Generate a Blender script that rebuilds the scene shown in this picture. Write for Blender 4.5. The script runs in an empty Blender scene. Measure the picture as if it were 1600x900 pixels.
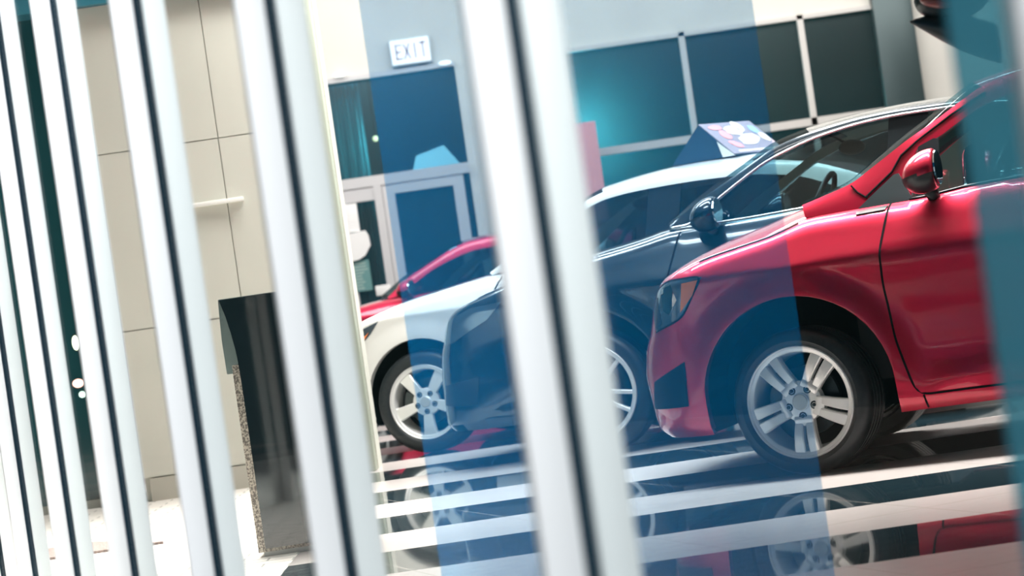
import bpy, bmesh, math, random
from mathutils import Vector, Matrix
random.seed(4)
PI = math.pi
SC = bpy.context.scene
COL = SC.collection

# ------------------------------------------------------------------ camera, world, light, exposure
ROLL = math.radians(8.2)
EYE = 0.95
cam_d = bpy.data.cameras.new('camera')
cam_d.lens = 90.0
cam_d.sensor_width = 36.0
cam_d.clip_end = 200
cam = bpy.data.objects.new('camera', cam_d)
COL.objects.link(cam)
cam.matrix_world = Matrix.Translation((0, 0, EYE)) @ Matrix.Rotation(PI/2, 4, 'X') @ Matrix.Rotation(-ROLL, 4, 'Z')
cam_d.dof.use_dof = True
cam_d.dof.focus_distance = 10.75
cam_d.dof.aperture_fstop = 4.3
SC.camera = cam

SC.view_settings.view_transform = 'Standard'
SC.view_settings.look = 'None'
SC.view_settings.gamma = 1.0
SC.view_settings.use_curve_mapping = False
SC.view_settings.exposure = 0.0
SC.cycles.use_denoising = True
SC.cycles.max_bounces = 10
SC.cycles.transparent_max_bounces = 24
SC.cycles.sample_clamp_indirect = 6.0

world = bpy.data.worlds.new('night')
SC.world = world
world.use_nodes = True
world.node_tree.nodes['Background'].inputs[0].default_value = (0.03, 0.17, 0.27, 1)
world.node_tree.nodes['Background'].inputs[1].default_value = 0.15

def area(name, loc, target, sx, sy, power, color=(1, 1, 1), spread=PI):
    d = bpy.data.lights.new(name, 'AREA')
    d.shape = 'RECTANGLE'; d.size = sx; d.size_y = sy
    d.energy = power; d.color = color; d.spread = spread
    o = bpy.data.objects.new(name, d); COL.objects.link(o)
    o.location = loc
    o.rotation_euler = (Vector(target) - Vector(loc)).to_track_quat('-Z', 'Y').to_euler()
    return o

def over_car(name, x, y, z, ln, power, rz, color, spread=140):
    o = area(name, (x, y, z), (x, y, 0), ln, 0.5, power, color, math.radians(spread))
    o.rotation_euler = (0, 0, math.radians(rz))
over_car('showroom_light_front', 2.0, 11.0, 4.3, 6.0, 350, -19, (1.0, 0.92, 0.89), 84)
over_car('showroom_light_middle', 1.6, 13.65, 4.5, 6.0, 330, -19, (1.0, 0.95, 0.93))
over_car('showroom_light_third', 0.6, 16.2, 4.5, 6.0, 420, -18, (1.0, 0.96, 0.95))
area('showroom_light_rear', (0.2, 22.0, 4.9), (0.2, 22.6, 0), 9, 1.0, 420, (1.0, 0.96, 0.95))
area('wall_washer', (1.0, 26.5, 5.2), (1.0, 30.0, 2.6), 12, 0.8, 430, (1.0, 0.95, 0.92))
area('entrance_fill', (-2.0, 12.6, 4.4), (-2.3, 11.6, 0), 1.8, 2.0, 98, (1.0, 0.975, 0.94), math.radians(72))  # unseen light added to make the entrance floor look sunlit
for cx_, cy_, pw_ in ((.35, .7, 44), (-.05, 2.1, 52), (-.55, 3.6, 46), (-1.1, 5.3, 42), (-1.55, 6.5, 30), (-1.9, 7.8, 34)):
    area('mullion_fill', (cx_, cy_, 4.0), (cx_-.18, cy_+1.0, .9), 0.9, 0.5, pw_, (0.97, 0.99, 1.0), math.radians(54))  # unseen fills added to whiten the mullions

def point(name, loc, e, col_, r=.3):
    d = bpy.data.lights.new(name, 'POINT'); d.energy = e; d.color = col_; d.shadow_soft_size = r
    o = bpy.data.objects.new(name, d); COL.objects.link(o); o.location = loc

# ------------------------------------------------------------------ materials
def mat(name, color=(.5, .5, .5), rough=.5, metal=0., coat=0., spec=.5, coat_rough=.04, emit=None, estr=1.):
    m = bpy.data.materials.new(name); m.use_nodes = True
    b = m.node_tree.nodes['Principled BSDF']
    b.inputs['Base Color'].default_value = (*color, 1)
    b.inputs['Roughness'].default_value = rough
    b.inputs['Metallic'].default_value = metal
    b.inputs['Specular IOR Level'].default_value = spec
    b.inputs['Coat Weight'].default_value = coat
    b.inputs['Coat Roughness'].default_value = coat_rough
    if emit:
        b.inputs['Emission Color'].default_value = (*emit, 1)
        b.inputs['Emission Strength'].default_value = estr
    return m

def noise_color(m, c1, c2, scale, lo=.35, hi=.65, detail=4, bump=0.):
    nt = m.node_tree; b = nt.nodes['Principled BSDF']
    tc = nt.nodes.new('ShaderNodeTexCoord'); nz = nt.nodes.new('ShaderNodeTexNoise')
    nz.inputs['Scale'].default_value = scale; nz.inputs['Detail'].default_value = detail
    rp = nt.nodes.new('ShaderNodeValToRGB')
    rp.color_ramp.elements[0].position = lo; rp.color_ramp.elements[0].color = (*c1, 1)
    rp.color_ramp.elements[1].position = hi; rp.color_ramp.elements[1].color = (*c2, 1)
    nt.links.new(tc.outputs['Object'], nz.inputs['Vector'])
    nt.links.new(nz.outputs['Fac'], rp.inputs['Fac'])
    nt.links.new(rp.outputs['Color'], b.inputs['Base Color'])
    if bump:
        bp = nt.nodes.new('ShaderNodeBump'); bp.inputs['Strength'].default_value = bump
        nt.links.new(nz.outputs['Fac'], bp.inputs['Height']); nt.links.new(bp.outputs['Normal'], b.inputs['Normal'])
    return m

def glass_mat(name, tint, fac, gloss=(1, 1, 1), rough=.02):
    m = bpy.data.materials.new(name); m.use_nodes = True
    nt = m.node_tree; nt.nodes.clear()
    out = nt.nodes.new('ShaderNodeOutputMaterial'); mx = nt.nodes.new('ShaderNodeMixShader')
    t = nt.nodes.new('ShaderNodeBsdfTransparent'); t.inputs[0].default_value = (*tint, 1)
    g = nt.nodes.new('ShaderNodeBsdfGlossy'); g.inputs[0].default_value = (*gloss, 1); g.inputs['Roughness'].default_value = rough
    mx.inputs[0].default_value = fac
    nt.links.new(t.outputs[0], mx.inputs[1]); nt.links.new(g.outputs[0], mx.inputs[2]); nt.links.new(mx.outputs[0], out.inputs[0])
    return m

def reflection_mat(name, tint, haze, fac):
    m = bpy.data.materials.new(name); m.use_nodes = True
    nt = m.node_tree; nt.nodes.clear()
    out = nt.nodes.new('ShaderNodeOutputMaterial'); mx = nt.nodes.new('ShaderNodeMixShader'); m2 = nt.nodes.new('ShaderNodeMixShader')
    t = nt.nodes.new('ShaderNodeBsdfTransparent'); t.inputs[0].default_value = (*tint, 1)
    d = nt.nodes.new('ShaderNodeBsdfDiffuse'); d.inputs[0].default_value = (*haze, 1)
    l = nt.nodes.new('ShaderNodeBsdfTranslucent'); l.inputs[0].default_value = (*haze, 1)
    mx.inputs[0].default_value = fac; m2.inputs[0].default_value = .5
    nt.links.new(d.outputs[0], m2.inputs[1]); nt.links.new(l.outputs[0], m2.inputs[2])
    nt.links.new(t.outputs[0], mx.inputs[1]); nt.links.new(m2.outputs[0], mx.inputs[2]); nt.links.new(mx.outputs[0], out.inputs[0])
    return m

def paint(name, c, rough=.32, metal=.35):
    return mat(name, c, rough, metal, 1.0, .5, .03)

M = {}
M['red'] = paint('red_paint', (.54, .010, .045), .40, .75)
M['pink'] = paint('pink_red_paint', (.85, .02, .10), .40, .4)
M['black'] = paint('blue_black_paint', (.006, .022, .035), .25, .4)
M['white'] = paint('white_paint', (.82, .82, .80), .35, .0)
M['fin'] = mat('white_aluminium', (.86, .87, .88), .42, .0, .1)
M['gasket'] = mat('dark_gasket', (.002, .014, .024), .6, spec=.2)
M['tyre'] = noise_color(mat('tyre_rubber', (.012, .018, .022), .42, spec=.4), (.009, .014, .018), (.018, .024, .028), 60)
M['rim'] = mat('silver_alloy', (.86, .87, .86), .38, .45)
M['chrome'] = mat('chrome', (.8, .82, .82), .08, 1.)
M['darkmetal'] = mat('dark_metal', (.03, .05, .06), .35, .6)
M['plastic'] = mat('black_plastic', (.008, .014, .018), .38, coat=.08)
M['greyplastic'] = mat('grey_plastic', (.05, .07, .075), .32, coat=.3)
M['well'] = mat('wheel_well', (.005, .016, .025), .9, spec=.1)
M['glass'] = glass_mat('car_glass', (.62, .78, .80), .10)
M['glassdark'] = glass_mat('tinted_car_glass', (.36, .50, .53), .07)
M['glassblack'] = glass_mat('dark_tinted_car_glass', (.24, .36, .39), .07)
M['pillar'] = mat('pillar_black', (.006, .012, .015), .6, spec=.15)
M['lens'] = mat('headlamp_lens', (.16, .22, .25), .06, .5, 1.)
M['lensdark'] = mat('dark_headlamp_lens', (.02, .05, .08), .06, .5, 1.)
M['amber'] = mat('amber_lens', (1.0, .24, .04), .35, 0, .2)
M['seat'] = mat('seat_fabric', (.012, .02, .024), .8)
M['seatred'] = mat('red_seat_fabric', (1.0, .16, .18), .6)
M['liner'] = mat('beige_lining', (.42, .42, .34), .8)
M['dash'] = mat('dashboard', (.02, .03, .035), .45)
M['pale'] = mat('pale_plastic', (.7, .72, .7), .3)
M['seam'] = mat('panel_gap', (.004, .004, .006), .8, spec=.1)
M['mirror'] = mat('mirror_glass', (.8, .85, .9), .03, 1.)

# ------------------------------------------------------------------ mesh helpers
def obj(name, bm, m, parent=None, smooth=False, angle=None, kind=None):
    me = bpy.data.meshes.new(name)
    bm.normal_update(); bm.to_mesh(me); bm.free()
    if smooth or angle:
        for p in me.polygons: p.use_smooth = True
        if angle: me.set_sharp_from_angle(angle=math.radians(angle))
    for k in (m if isinstance(m, (list, tuple)) else [m]): me.materials.append(k)
    o = bpy.data.objects.new(name, me); COL.objects.link(o)
    if parent: o.parent = parent
    if kind: o['kind'] = kind
    return o

def thing(name, label, cat, loc=(0, 0, 0), rz=0, group=None):
    o = bpy.data.objects.new(name, None); COL.objects.link(o)
    o.location = loc; o.rotation_euler = (0, 0, rz)
    o['label'] = label; o['category'] = cat
    if group: o['group'] = group
    return o

def tag(o, label, cat, group=None):
    o['label'] = label; o['category'] = cat
    if group: o['group'] = group
    return o

def box(bm, x0, x1, y0, y1, z0, z1, mx=None, mi=0):
    vs = [bm.verts.new(v) for v in ((x0, y0, z0), (x1, y0, z0), (x1, y1, z0), (x0, y1, z0), (x0, y0, z1), (x1, y0, z1), (x1, y1, z1), (x0, y1, z1))]
    if mx:
        for v in vs: v.co = mx @ v.co
    fs = []
    for f in ((3, 2, 1, 0), (4, 5, 6, 7), (0, 1, 5, 4), (1, 2, 6, 5), (2, 3, 7, 6), (3, 0, 4, 7)):
        g = bm.faces.new([vs[i] for i in f]); g.material_index = mi; fs.append(g)
    return vs

def bbox_obj(name, dims, m, parent=None, bev=0., kind=None, mx=None, seg=2):
    bm = bmesh.new(); box(bm, *dims, mx=mx)
    if bev: bmesh.ops.bevel(bm, geom=bm.edges[:], offset=bev, segments=seg, affect='EDGES', profile=.5)
    return obj(name, bm, m, parent, kind=kind, angle=40 if bev else None)

def grid(bm, rows, closed=False, flip=False, mi=0):
    """rows: list of equal-length point lists."""
    V = [[bm.verts.new(p) for p in r] for r in rows]
    for i in range(len(V)-1):
        n = len(V[i])
        for j in range(n if closed else n-1):
            q = [V[i][j], V[i][(j+1) % n], V[i+1][(j+1) % n], V[i+1][j]]
            if flip: q.reverse()
            try:
                f = bm.faces.new(q); f.material_index = mi
            except ValueError: pass
    return V

def lathe(bm, prof, n=64, axis='y', closed=False):
    """prof: (radius, axial)."""
    rows = []
    for k in range(n):
        a = 2*PI*k/n
        rows.append([(r*math.cos(a), y, r*math.sin(a)) for r, y in prof])
    rows.append(rows[0])
    V = [[bm.verts.new(p) for p in r] for r in rows[:-1]]; V.append(V[0])
    m = len(prof)
    for i in range(n):
        for j in range(m if closed else m-1):
            a, b, c, d = V[i][j], V[i][(j+1) % m], V[i+1][(j+1) % m], V[i+1][j]
            vs = []
            for v in (a, b, c, d):
                if v not in vs: vs.append(v)
            try: bm.faces.new(vs)
            except ValueError: pass

def tube(bm, pts, r, n=8):
    pts = [Vector(p) for p in pts]; rows = []
    for i, p in enumerate(pts):
        t = (pts[min(i+1, len(pts)-1)] - pts[max(i-1, 0)]).normalized()
        u = t.orthogonal().normalized() if i == 0 else (u - t*u.dot(t)).normalized()
        w = t.cross(u)
        rr = r[i] if isinstance(r, (list, tuple)) else r
        rows.append([p + (u*math.cos(2*PI*k/n) + w*math.sin(2*PI*k/n))*rr for k in range(n)])
    V = grid(bm, rows, closed=True)
    bm.faces.new(V[0][::-1]); bm.faces.new(V[-1])

def lerp(a, b, t): return a + (b-a)*t
def interp(tab, x):
    if x <= tab[0][0]: return tab[0][1]
    for (a, b), (c, d) in zip(tab, tab[1:]):
        if x <= c: return b + (d-b)*(x-a)/(c-a) if c > a else d
    return tab[-1][1]
def smooth_tab(tab, n=80, it=6):
    a, b = tab[0][0], tab[-1][0]
    xs = [a + (b-a)*i/n for i in range(n+1)]; ys = [interp(tab, x) for x in xs]
    for _ in range(it): ys = [ys[0]] + [(ys[i-1]+2*ys[i]+ys[i+1])/4 for i in range(1, n)] + [ys[-1]]
    return list(zip(xs, ys))
def sstep(t):
    t = max(0., min(1., t)); return t*t*(3-2*t)

# ------------------------------------------------------------------ wheels
def wheel(parent, loc, R, rr, style, steer=0.):
    """R tyre radius, rr rim radius; outer face looks to -y; width .2"""
    w = thing('wheel', '', 'wheel', loc, steer)
    del w['label']; del w['category']
    w.parent = parent
    sh = (R-rr)
    bm = bmesh.new()
    prof = [(rr-.012, .015), (rr, .0), (rr+.004, -.006), (rr+sh*.30, -.016), (rr+sh*.6, -.012), (rr+sh*.82, .0), (rr+sh*.93, .012), (R-.003, .026), (R, .040)]
    for g in (.055, .090, .125, .160):
        prof += [(R, g-.008), (R-.008, g-.006), (R-.008, g+.001), (R, g+.003)]
    prof += [(R, .175), (R-.004, .19), (rr+sh*.7, .212), (rr, .21), (rr-.012, .195)]
    lathe(bm, prof, 96, closed=True)
    obj('tyre', bm, M['tyre'], w, angle=40)
    bm = bmesh.new()
    lathe(bm, [(rr-.006, .030), (rr+.003, .006), (rr+.001, -.004), (rr-.004, -.007), (rr-.009, -.004), (rr-.011, .001), (rr-.024, .004), (rr-.028, .010), (rr-.030, .03), (rr-.036, .06), (rr-.042, .18)], 96)
    obj('rim', bm, M['rim'], w, angle=50)
    # spokes: bars in the (radius, tangent) frame
    def bar(bm, ang, r0, t0, w0, r1, t1, w1, y0, y1):
        n = 8; rows = []
        for i in range(n+1):
            k = i/n; r = lerp(r0, r1, k); t = lerp(t0, t1, k); ww = lerp(w0, w1, k)
            y = lerp(y0, y1, k) - .012*math.sin(PI*k)
            h = ww/2; e = .005
            sec = [(t-h, y+.035), (t-h, y+e), (t-h+e, y), (t+h-e, y), (t+h, y+e), (t+h, y+.035)]
            rows.append([(r*math.cos(ang)-s*math.sin(ang), yy, r*math.sin(ang)+s*math.cos(ang)) for s, yy in sec])
        V = grid(bm, rows, closed=True); bm.faces.new(V[0][::-1]); bm.faces.new(V[-1])
    yi = .012
    for k in range(5):
        a = -PI/2 - .0 + 2*PI*k/5
        bm = bmesh.new()
        if style == 'twin':
            for s in (-1, 1): bar(bm, a, .075, s*.0235, .034, rr-.018, s*.0335, .051, yi+.002, .006)
            bar(bm, a, .05, 0, .085, .102, 0, .080, yi+.004, yi+.006)
        elif style == 'wide':
            bar(bm, a, .04, 0, .052, rr-.016, 0, .088, yi+.01, .014)
        else:
            for s in (-1, 1): bar(bm, a, .045, s*.018, .024, rr-.016, s*.052, .022, yi+.006, .012)
        obj('spoke', bm, M['rim'], w, angle=35)
    bm = bmesh.new()
    lathe(bm, [(.0, yi+.02), (.0, yi-.012), (.034, yi-.012), (.037, yi-.009), (.038, yi-.003), (.058, yi-.002), (.078, yi-.001), (.088, yi+.006), (.088, yi+.05)][1:], 40)
    obj('hub', bm, M['rim'], w, angle=35)
    bm = bmesh.new()
    lathe(bm, [(.0005, yi-.0165), (.030, yi-.0165), (.0335, yi-.013), (.034, yi-.008)], 40)
    obj('hub_cap', bm, mat_cap, w, angle=35)
    for k in range(5):
        a = -PI/2 + 2*PI*k/5
        bm = bmesh.new()
        lathe(bm, [(.0175, yi+.0005), (.0178, yi-.0035), (.0135, yi-.0045), (.0118, yi-.005), (.0113, yi-.001), (.008, yi-.001), (.0078, yi-.010), (.0006, yi-.0115)], 12)
        bmesh.ops.translate(bm, verts=bm.verts[:], vec=(.060*math.cos(a), 0, .060*math.sin(a)))
        obj('lug_nut', bm, M['darkmetal'], w, angle=30)
    bm = bmesh.new()
    lathe(bm, [(.07, .085), (.145, .085), (.147, .09), (.147, .105), (.07, .105)], 64)
    obj('brake_disc', bm, M['darkmetal'], w, angle=35)
    bm = bmesh.new()
    for i in range(7):
        pass
    rows = []
    for i in range(9):
        a = math.radians(150 + i*8)
        rows.append([(r*math.cos(a), y, r*math.sin(a)) for r, y in ((.10, .075), (.10, .055), (.155, .055), (.155, .12), (.10, .12))])
    V = grid(bm, rows, closed=True); bm.faces.new(V[0][::-1]); bm.faces.new(V[-1])
    obj('brake_caliper', bm, M['greyplastic'], w, angle=35)
    bm = bmesh.new()
    lathe(bm, [(.001, .15), (rr-.03, .15)], 48)
    obj('wheel_backing', bm, M['well'], w)
    return w
mat_cap = mat('brushed_cap', (.62, .60, .54), .4, .3)

# ------------------------------------------------------------------ the car builder
class Car:
    def __init__(c, S, root):
        c.__dict__.update(S); c.root = root
        c.nose = smooth_tab(c.nose); c.tail = smooth_tab(c.tail)
        c.U = smooth_tab(c.upper, 200, 5)
        c.N0 = min(p[1] for p in c.nose); c.T0 = max(p[1] for p in c.tail)
        c.side_s = smooth_tab(c.side, 220, 2)
    def fall(c, u): return max(0., 1-u/.55)**2
    def warp(c, xl, z):
        dn = interp(c.nose, z)-c.N0; dt = c.T0-interp(c.tail, z)
        return xl + dn*c.fall(xl-c.N0) - dt*c.fall(c.T0-xl)
    def unwarp(c, x, z):
        dn = interp(c.nose, z)-c.N0; dt = c.T0-interp(c.tail, z); u = x
        for _ in range(14): u = .5*u + .5*(x - dn*c.fall(u-c.N0) + dt*c.fall(c.T0-u))
        return u
    def zU(c, x): return interp(c.U, x)
    def zUl(c, xl):
        z = c.zU(xl)
        for _ in range(5): z = c.zU(c.warp(xl, z))
        return z
    def Wx(c, x, z, xl=None):
        if xl is None: xl = c.unwarp(x, z)
        pf = max(0., min(1., (xl-c.N0)/c.rn)); pt = max(0., min(1., (c.T0-xl)/c.rn))
        P = max(0, 1-(1-pf)**c.pn)**(1/c.pn) * max(0, 1-(1-pt)**c.pn)**(1/c.pn)
        w = c.W + interp(c.side_s, z)
        for cx in (0., c.wb):
            d = math.hypot(x-cx, z-c.zc) - c.ra
            if -.1 < d < .14: w += .030*(1-sstep(max(d, 0)/.13))*sstep((z-.22)/.25)
        if c.ridge and x > .50:
            zr = .326 + .055*min(1, (x-.5)/.35)
            w += .016*sstep((x-.50)/.15)*math.exp(-((z-zr)/.018)**2) if z > zr else .016*sstep((x-.50)/.15)*math.exp(-((z-zr)/.05)**2)
        zu = c.zU(x); r = .07
        if z > zu-r: w -= r*.8*(1-math.sqrt(max(0, 1-((z-(zu-r))/r)**2)))
        return max(0, w*P)
    def S(c, x, z, off=0, sgn=-1): return (x, sgn*(c.Wx(x, z)+off), z)
    def columns(c):
        """list of (xlow, zlow, xup)."""
        cols = []; zb = c.zb; ra = c.ra; zc = c.zc
        a0 = -ra-.0; start = a0-.03
        umax = start-c.N0; n = 14
        ph = math.acos(max(0, 1-umax/c.rn)**(c.pn/2)) if umax < c.rn else PI/2
        us = [c.rn*(1-math.cos(ph*i/n)**(2/c.pn)) for i in range(n)]
        for u in us: cols.append((c.N0+u, zb, c.N0+u))
        def arch(cx):
            path = [(cx-ra, zb), (cx-ra, (zb+zc)/2)]
            for i in range(25):
                a = PI - PI*i/24; path.append((cx+ra*math.cos(a), zc+ra*math.sin(a)))
            path += [(cx+ra, (zb+zc)/2), (cx+ra, zb)]
            m = len(path)
            for i, p in enumerate(path): cols.append((p[0], p[1], cx-ra-.02+(2*ra+.04)*i/(m-1)))
        arch(0.)
        x0, x1 = ra+.02, c.wb-ra-.02
        for i in range(1, 24):
            x = lerp(x0, x1, i/24); cols.append((x, zb+.006*math.sin(PI*i/24), x))
        arch(c.wb)
        x1 = c.wb+ra+.02; um = c.T0-x1
        ph = math.acos(max(0, 1-um/c.rn)**(c.pn/2)) if um < c.rn else PI/2
        us = [c.rn*(1-math.cos(ph*i/n)**(2/c.pn)) for i in range(n)][::-1]
        if um > c.rn: cols.append((c.T0-(um+c.rn)/2, zb, c.T0-(um+c.rn)/2))
        for u in us: cols.append((c.T0-u, zb, c.T0-u))
        return cols
    def body(c):
        NR = 44; bm = bmesh.new()
        for sg in (-1, 1):
            rows = []
            for xl, zl, xu in c.columns():
                zu = c.zUl(xu); col = []
                w0 = c.Wx(c.warp(xl, zl), zl, xl)
                col.append((c.warp(xl, zl), sg*max(0, w0-.06), zl))
                for j in range(NR+1):
                    v = j/NR; z = lerp(zl, zu, v); x_ = lerp(xl, xu, v); x = c.warp(x_, z)
                    col.append((x, sg*c.Wx(x, z, x_), z))
                rows.append(col)
            grid(bm, rows, flip=(sg < 0))
        # inner ledge under the windows
        for sg in (-1, 1):
            rows = []
            for i in range(50):
                x = lerp(c.cowl, c.T0-.25, i/49); z = c.zU(x); w = c.Wx(x, z)
                rows.append([(x, sg*w, z), (x, sg*(w-.05), z-.002), (x, sg*(w-.10), z-.02), (x, sg*(w-.10), .35 if min(abs(x), abs(x-c.wb)) > c.ra+.05 else c.zc+c.ra+.06)])
            grid(bm, rows, flip=(sg > 0))
        bmesh.ops.remove_doubles(bm, verts=bm.verts[:], dist=.0004)
        obj('body', bm, c.mat, c.root, angle=38)
    def bonnet(c):
        bm = bmesh.new(); rows = []
        n = 30
        for i in range(n+1):
            ph = (PI/2)*min(1, i/12)
            xl = c.N0 + c.rn*(1-math.cos(ph)**(2/c.pn)) if i < 12 else lerp(c.N0+c.rn, c.cowl+.02, (i-12)/(n-12))
            z0 = c.zUl(xl); x0 = c.warp(xl, z0); w = c.Wx(x0, z0, xl)
            cr = c.crown*sstep((xl-c.N0)/.25)
            r = []
            for j in range(25):
                t = -1+2*j/24; t = math.copysign(abs(t)**.8, t)
                zz = z0 + cr*(1-abs(t)**2.4)
                k = sstep((x0-c.N0-.3)/.5)
                r.append((x0 - .12*k*(1-t*t), t*w, zz))
            rows.append(r)
        grid(bm, rows, flip=True)
        obj('bonnet', bm, c.mat, c.root, smooth=True)
    def Yg(c, x, z):
        zu = c.zU(x); xx = min(max(x, c.cowl), c.T0-.3)
        return c.Wx(xx, c.zU(xx)) - .008 - max(0, z-zu)*c.tumble
    def resample(c, n=5):
        out = []; P = c.pairs
        for a, b in zip(P, P[1:]):
            for i in range(n): out.append([lerp(a[k], b[k], i/n) for k in range(4)])
        out.append(list(P[-1]))
        for _ in range(3):
            q = [out[0]]
            for i in range(1, len(out)-1): q.append([(out[i-1][k]+2*out[i][k]+out[i+1][k])/4 for k in range(4)])
            q.append(out[-1]); out = q
        return out
    def greenhouse(c):
        P = c.resample(); c.P = P
        bm = bmesh.new()
        for sg in (-1, 1):
            rows = []
            for xo, zo, xi, zi in P:
                col = []
                for j in range(7):
                    v = j/6; x = lerp(xi, xo, v); z = lerp(zi, zo, v)
                    y = c.Yg(x, z) - .012*v**3
                    col.append((x, sg*y, z))
                col.insert(0, (xi+.0, sg*(c.Yg(xi, zi)-.03), zi))
                rows.append(col)
            grid(bm, rows, flip=(sg < 0))
        obj('roof_frame', bm, c.mat, c.root, angle=40)
        # roof, windscreen, rear window
        n = len(P); iw = c.iw*5; ir = (len(c.pairs)-1-c.ir)*5
        def span(i0, i1, crown, bulge, name, m, z_in=0, flip=False):
            bm = bmesh.new(); rows = []
            for i in range(i0, i1+1):
                xo, zo, xi, zi = P[i]; y = c.Yg(xo, zo)-.012
                k = (i-i0)/max(1, i1-i0); b = bulge(k); cr = crown(k)
                row = []
                for j in range(21):
                    t = -1+j/10
                    row.append((xo+b*(1-t*t), t*y, zo-z_in+cr*(1-abs(t)**2.2)))
                rows.append(row)
            grid(bm, rows, flip=True)
            return obj(name, bm, m, c.root, smooth=True)
        span(iw, ir, lambda k: c.rcrown, lambda k: -.10*(1-k)**3+.06*k**3, 'roof', c.mat)
        span(iw, ir, lambda k: c.rcrown, lambda k: 0, 'headliner', M['liner'], z_in=.035)
        span(0, iw, lambda k: c.rcrown*k+.02*(1-k), lambda k: -c.wbulge*(1-k)-.10*k, 'windscreen', c.glass)
        span(ir, n-1, lambda k: c.rcrown*(1-k), lambda k: .06+.06*k, 'rear_window', M['glass'])
        for sg in (-1, 1):
            bm = bmesh.new(); rows = []
            for xo, zo, xi, zi in P[:iw+8]:
                rows.append([(lerp(xi, xo, v), sg*(c.Yg(lerp(xi, xo, v), lerp(zi, zo, v))-.035), lerp(zi, zo, v)) for v in (.0, .5, .95)])
            grid(bm, rows, flip=(sg > 0)); obj('pillar_lining', bm, M['liner'], c.root, smooth=True)
        # side glass as two panes and the black pillar between
        lo = min(p[2] for p in P if p[3] > c.zU(p[2])+.01); hi = max(p[2] for p in P if p[3] > c.zU(p[2])+.01)
        tab = sorted([(p[2], p[3]) for p in P])
        def pane(name, x0, x1, m, off, sg, lean=0.):
            bm = bmesh.new(); rows = []
            for i in range(25):
                x = lerp(x0, x1, i/24); zb = c.zU(x)-.005
                col = []
                zt = max(interp(tab, x + lean), zb+.003)
                for j in range(9):
                    v = j/8; z = lerp(zb, zt, v); xx = x + lean*v
                    col.append((xx, sg*(c.Yg(xx, z)+off), z))
                rows.append(col)
            grid(bm, rows, flip=(sg < 0))
            return obj(name, bm, m, c.root, smooth=True)
        for sg in (-1, 1):
            pane('side_window', lo, c.bp, c.glass, -.016, sg)
            pane('side_window', c.bp+.11, hi, c.glass, -.016, sg)
            pane('door_pillar', c.bp-.06, c.bp+.15, M['pillar'], -.006, sg, .05)
            bm = bmesh.new(); q = []
            for i in range(40):
                x = lerp(lo, hi, i/39); q.append((x, sg*(c.Yg(x, c.zU(x))+.004), c.zU(x)+.004))
            tube(bm, q, .007, 6); obj('belt_moulding', bm, c.trim, c.root, smooth=True)
    def patch(c, name, pts, m, off=.004, step=.03, both=True, depth=.012, parent=None):
        res = None
        for sg in ((-1, 1) if both else (-1,)):
            bm = bmesh.new()
            f = bm.faces.new([bm.verts.new((x, 0, z)) for x, z in pts])
            xs = [p[0] for p in pts]; zs = [p[1] for p in pts]
            for ax, lo_, hi_ in ((0, min(xs), max(xs)), (2, min(zs), max(zs))):
                k = max(1, int((hi_-lo_)/step))
                for i in range(1, k):
                    co = [0, 0, 0]; co[ax] = lerp(lo_, hi_, i/k) + 1e-5; no = [0, 0, 0]; no[ax] = 1
                    bmesh.ops.bisect_plane(bm, geom=bm.verts[:]+bm.edges[:]+bm.faces[:], plane_co=co, plane_no=no)
            bm.normal_update()
            bm.faces.ensure_lookup_table()
            if bm.faces[0].normal.y > 0: bmesh.ops.reverse_faces(bm, faces=bm.faces[:])
            for v in bm.verts: v.co = Vector((v.co.x, -(c.Wx(v.co.x, v.co.z)+off), v.co.z))
            be = [e for e in bm.edges if e.is_boundary]
            r = bmesh.ops.extrude_edge_only(bm, edges=be)
            for v in [g for g in r['geom'] if isinstance(g, bmesh.types.BMVert)]: v.co.y += depth
            if sg > 0:
                for v in bm.verts: v.co.y *= -1
                bmesh.ops.reverse_faces(bm, faces=bm.faces[:])
            o = obj(name, bm, m, parent or c.root, angle=40)
            if sg < 0: res = o
        return res
    def seam(c, name, pts, w=.0035, off=.002, side=-1, m=None, parent=None):
        out = []
        for a, b in zip(pts, pts[1:]):
            n = max(1, int(math.dist(a, b)/.02))
            out += [(lerp(a[0], b[0], i/n), lerp(a[1], b[1], i/n)) for i in range(n)]
        out.append(pts[-1])
        for _ in range(3): out = [out[0]]+[((out[i-1][0]+2*out[i][0]+out[i+1][0])/4, (out[i-1][1]+2*out[i][1]+out[i+1][1])/4) for i in range(1, len(out)-1)]+[out[-1]]
        bm = bmesh.new()
        for sg in (side,):
            rows = []
            for i, p in enumerate(out):
                a = out[max(i-1, 0)]; b = out[min(i+1, len(out)-1)]
                d = Vector((b[0]-a[0], b[1]-a[1])).normalized(); nx, nz = -d.y*w, d.x*w
                rows.append([c.S(p[0]+nx, p[1]+nz, off-.006, sg), c.S(p[0]+nx, p[1]+nz, off, sg), c.S(p[0]-nx, p[1]-nz, off, sg), c.S(p[0]-nx, p[1]-nz, off-.006, sg)])
            grid(bm, rows)
        return obj(name, bm, m or M['seam'], parent or c.root)
    def underside(c):
        for cx in (0, c.wb):
            for sg in (-1, 1):
                bm = bmesh.new(); rows = []
                for i in range(33):
                    a = PI*1.12 - PI*1.24*i/32
                    x = cx+(c.ra+.012)*math.cos(a); z = max(c.zb+.01, c.zc+(c.ra+.012)*math.sin(a))
                    zz = min(z, c.zU(x)-.06)
                    w = max(.3, c.Wx(x, zz)-.02)
                    rows.append([(x, sg*w, zz), (x, sg*.40, zz)])
                V = grid(bm, rows)
                cc = bm.verts.new((cx, sg*.40, c.zb+.01))
                for i in range(32): bm.faces.new([V[i][1], V[i+1][1], cc])
                obj('wheel_arch_liner', bm, M['well'], c.root)
        bm = bmesh.new()
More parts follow.
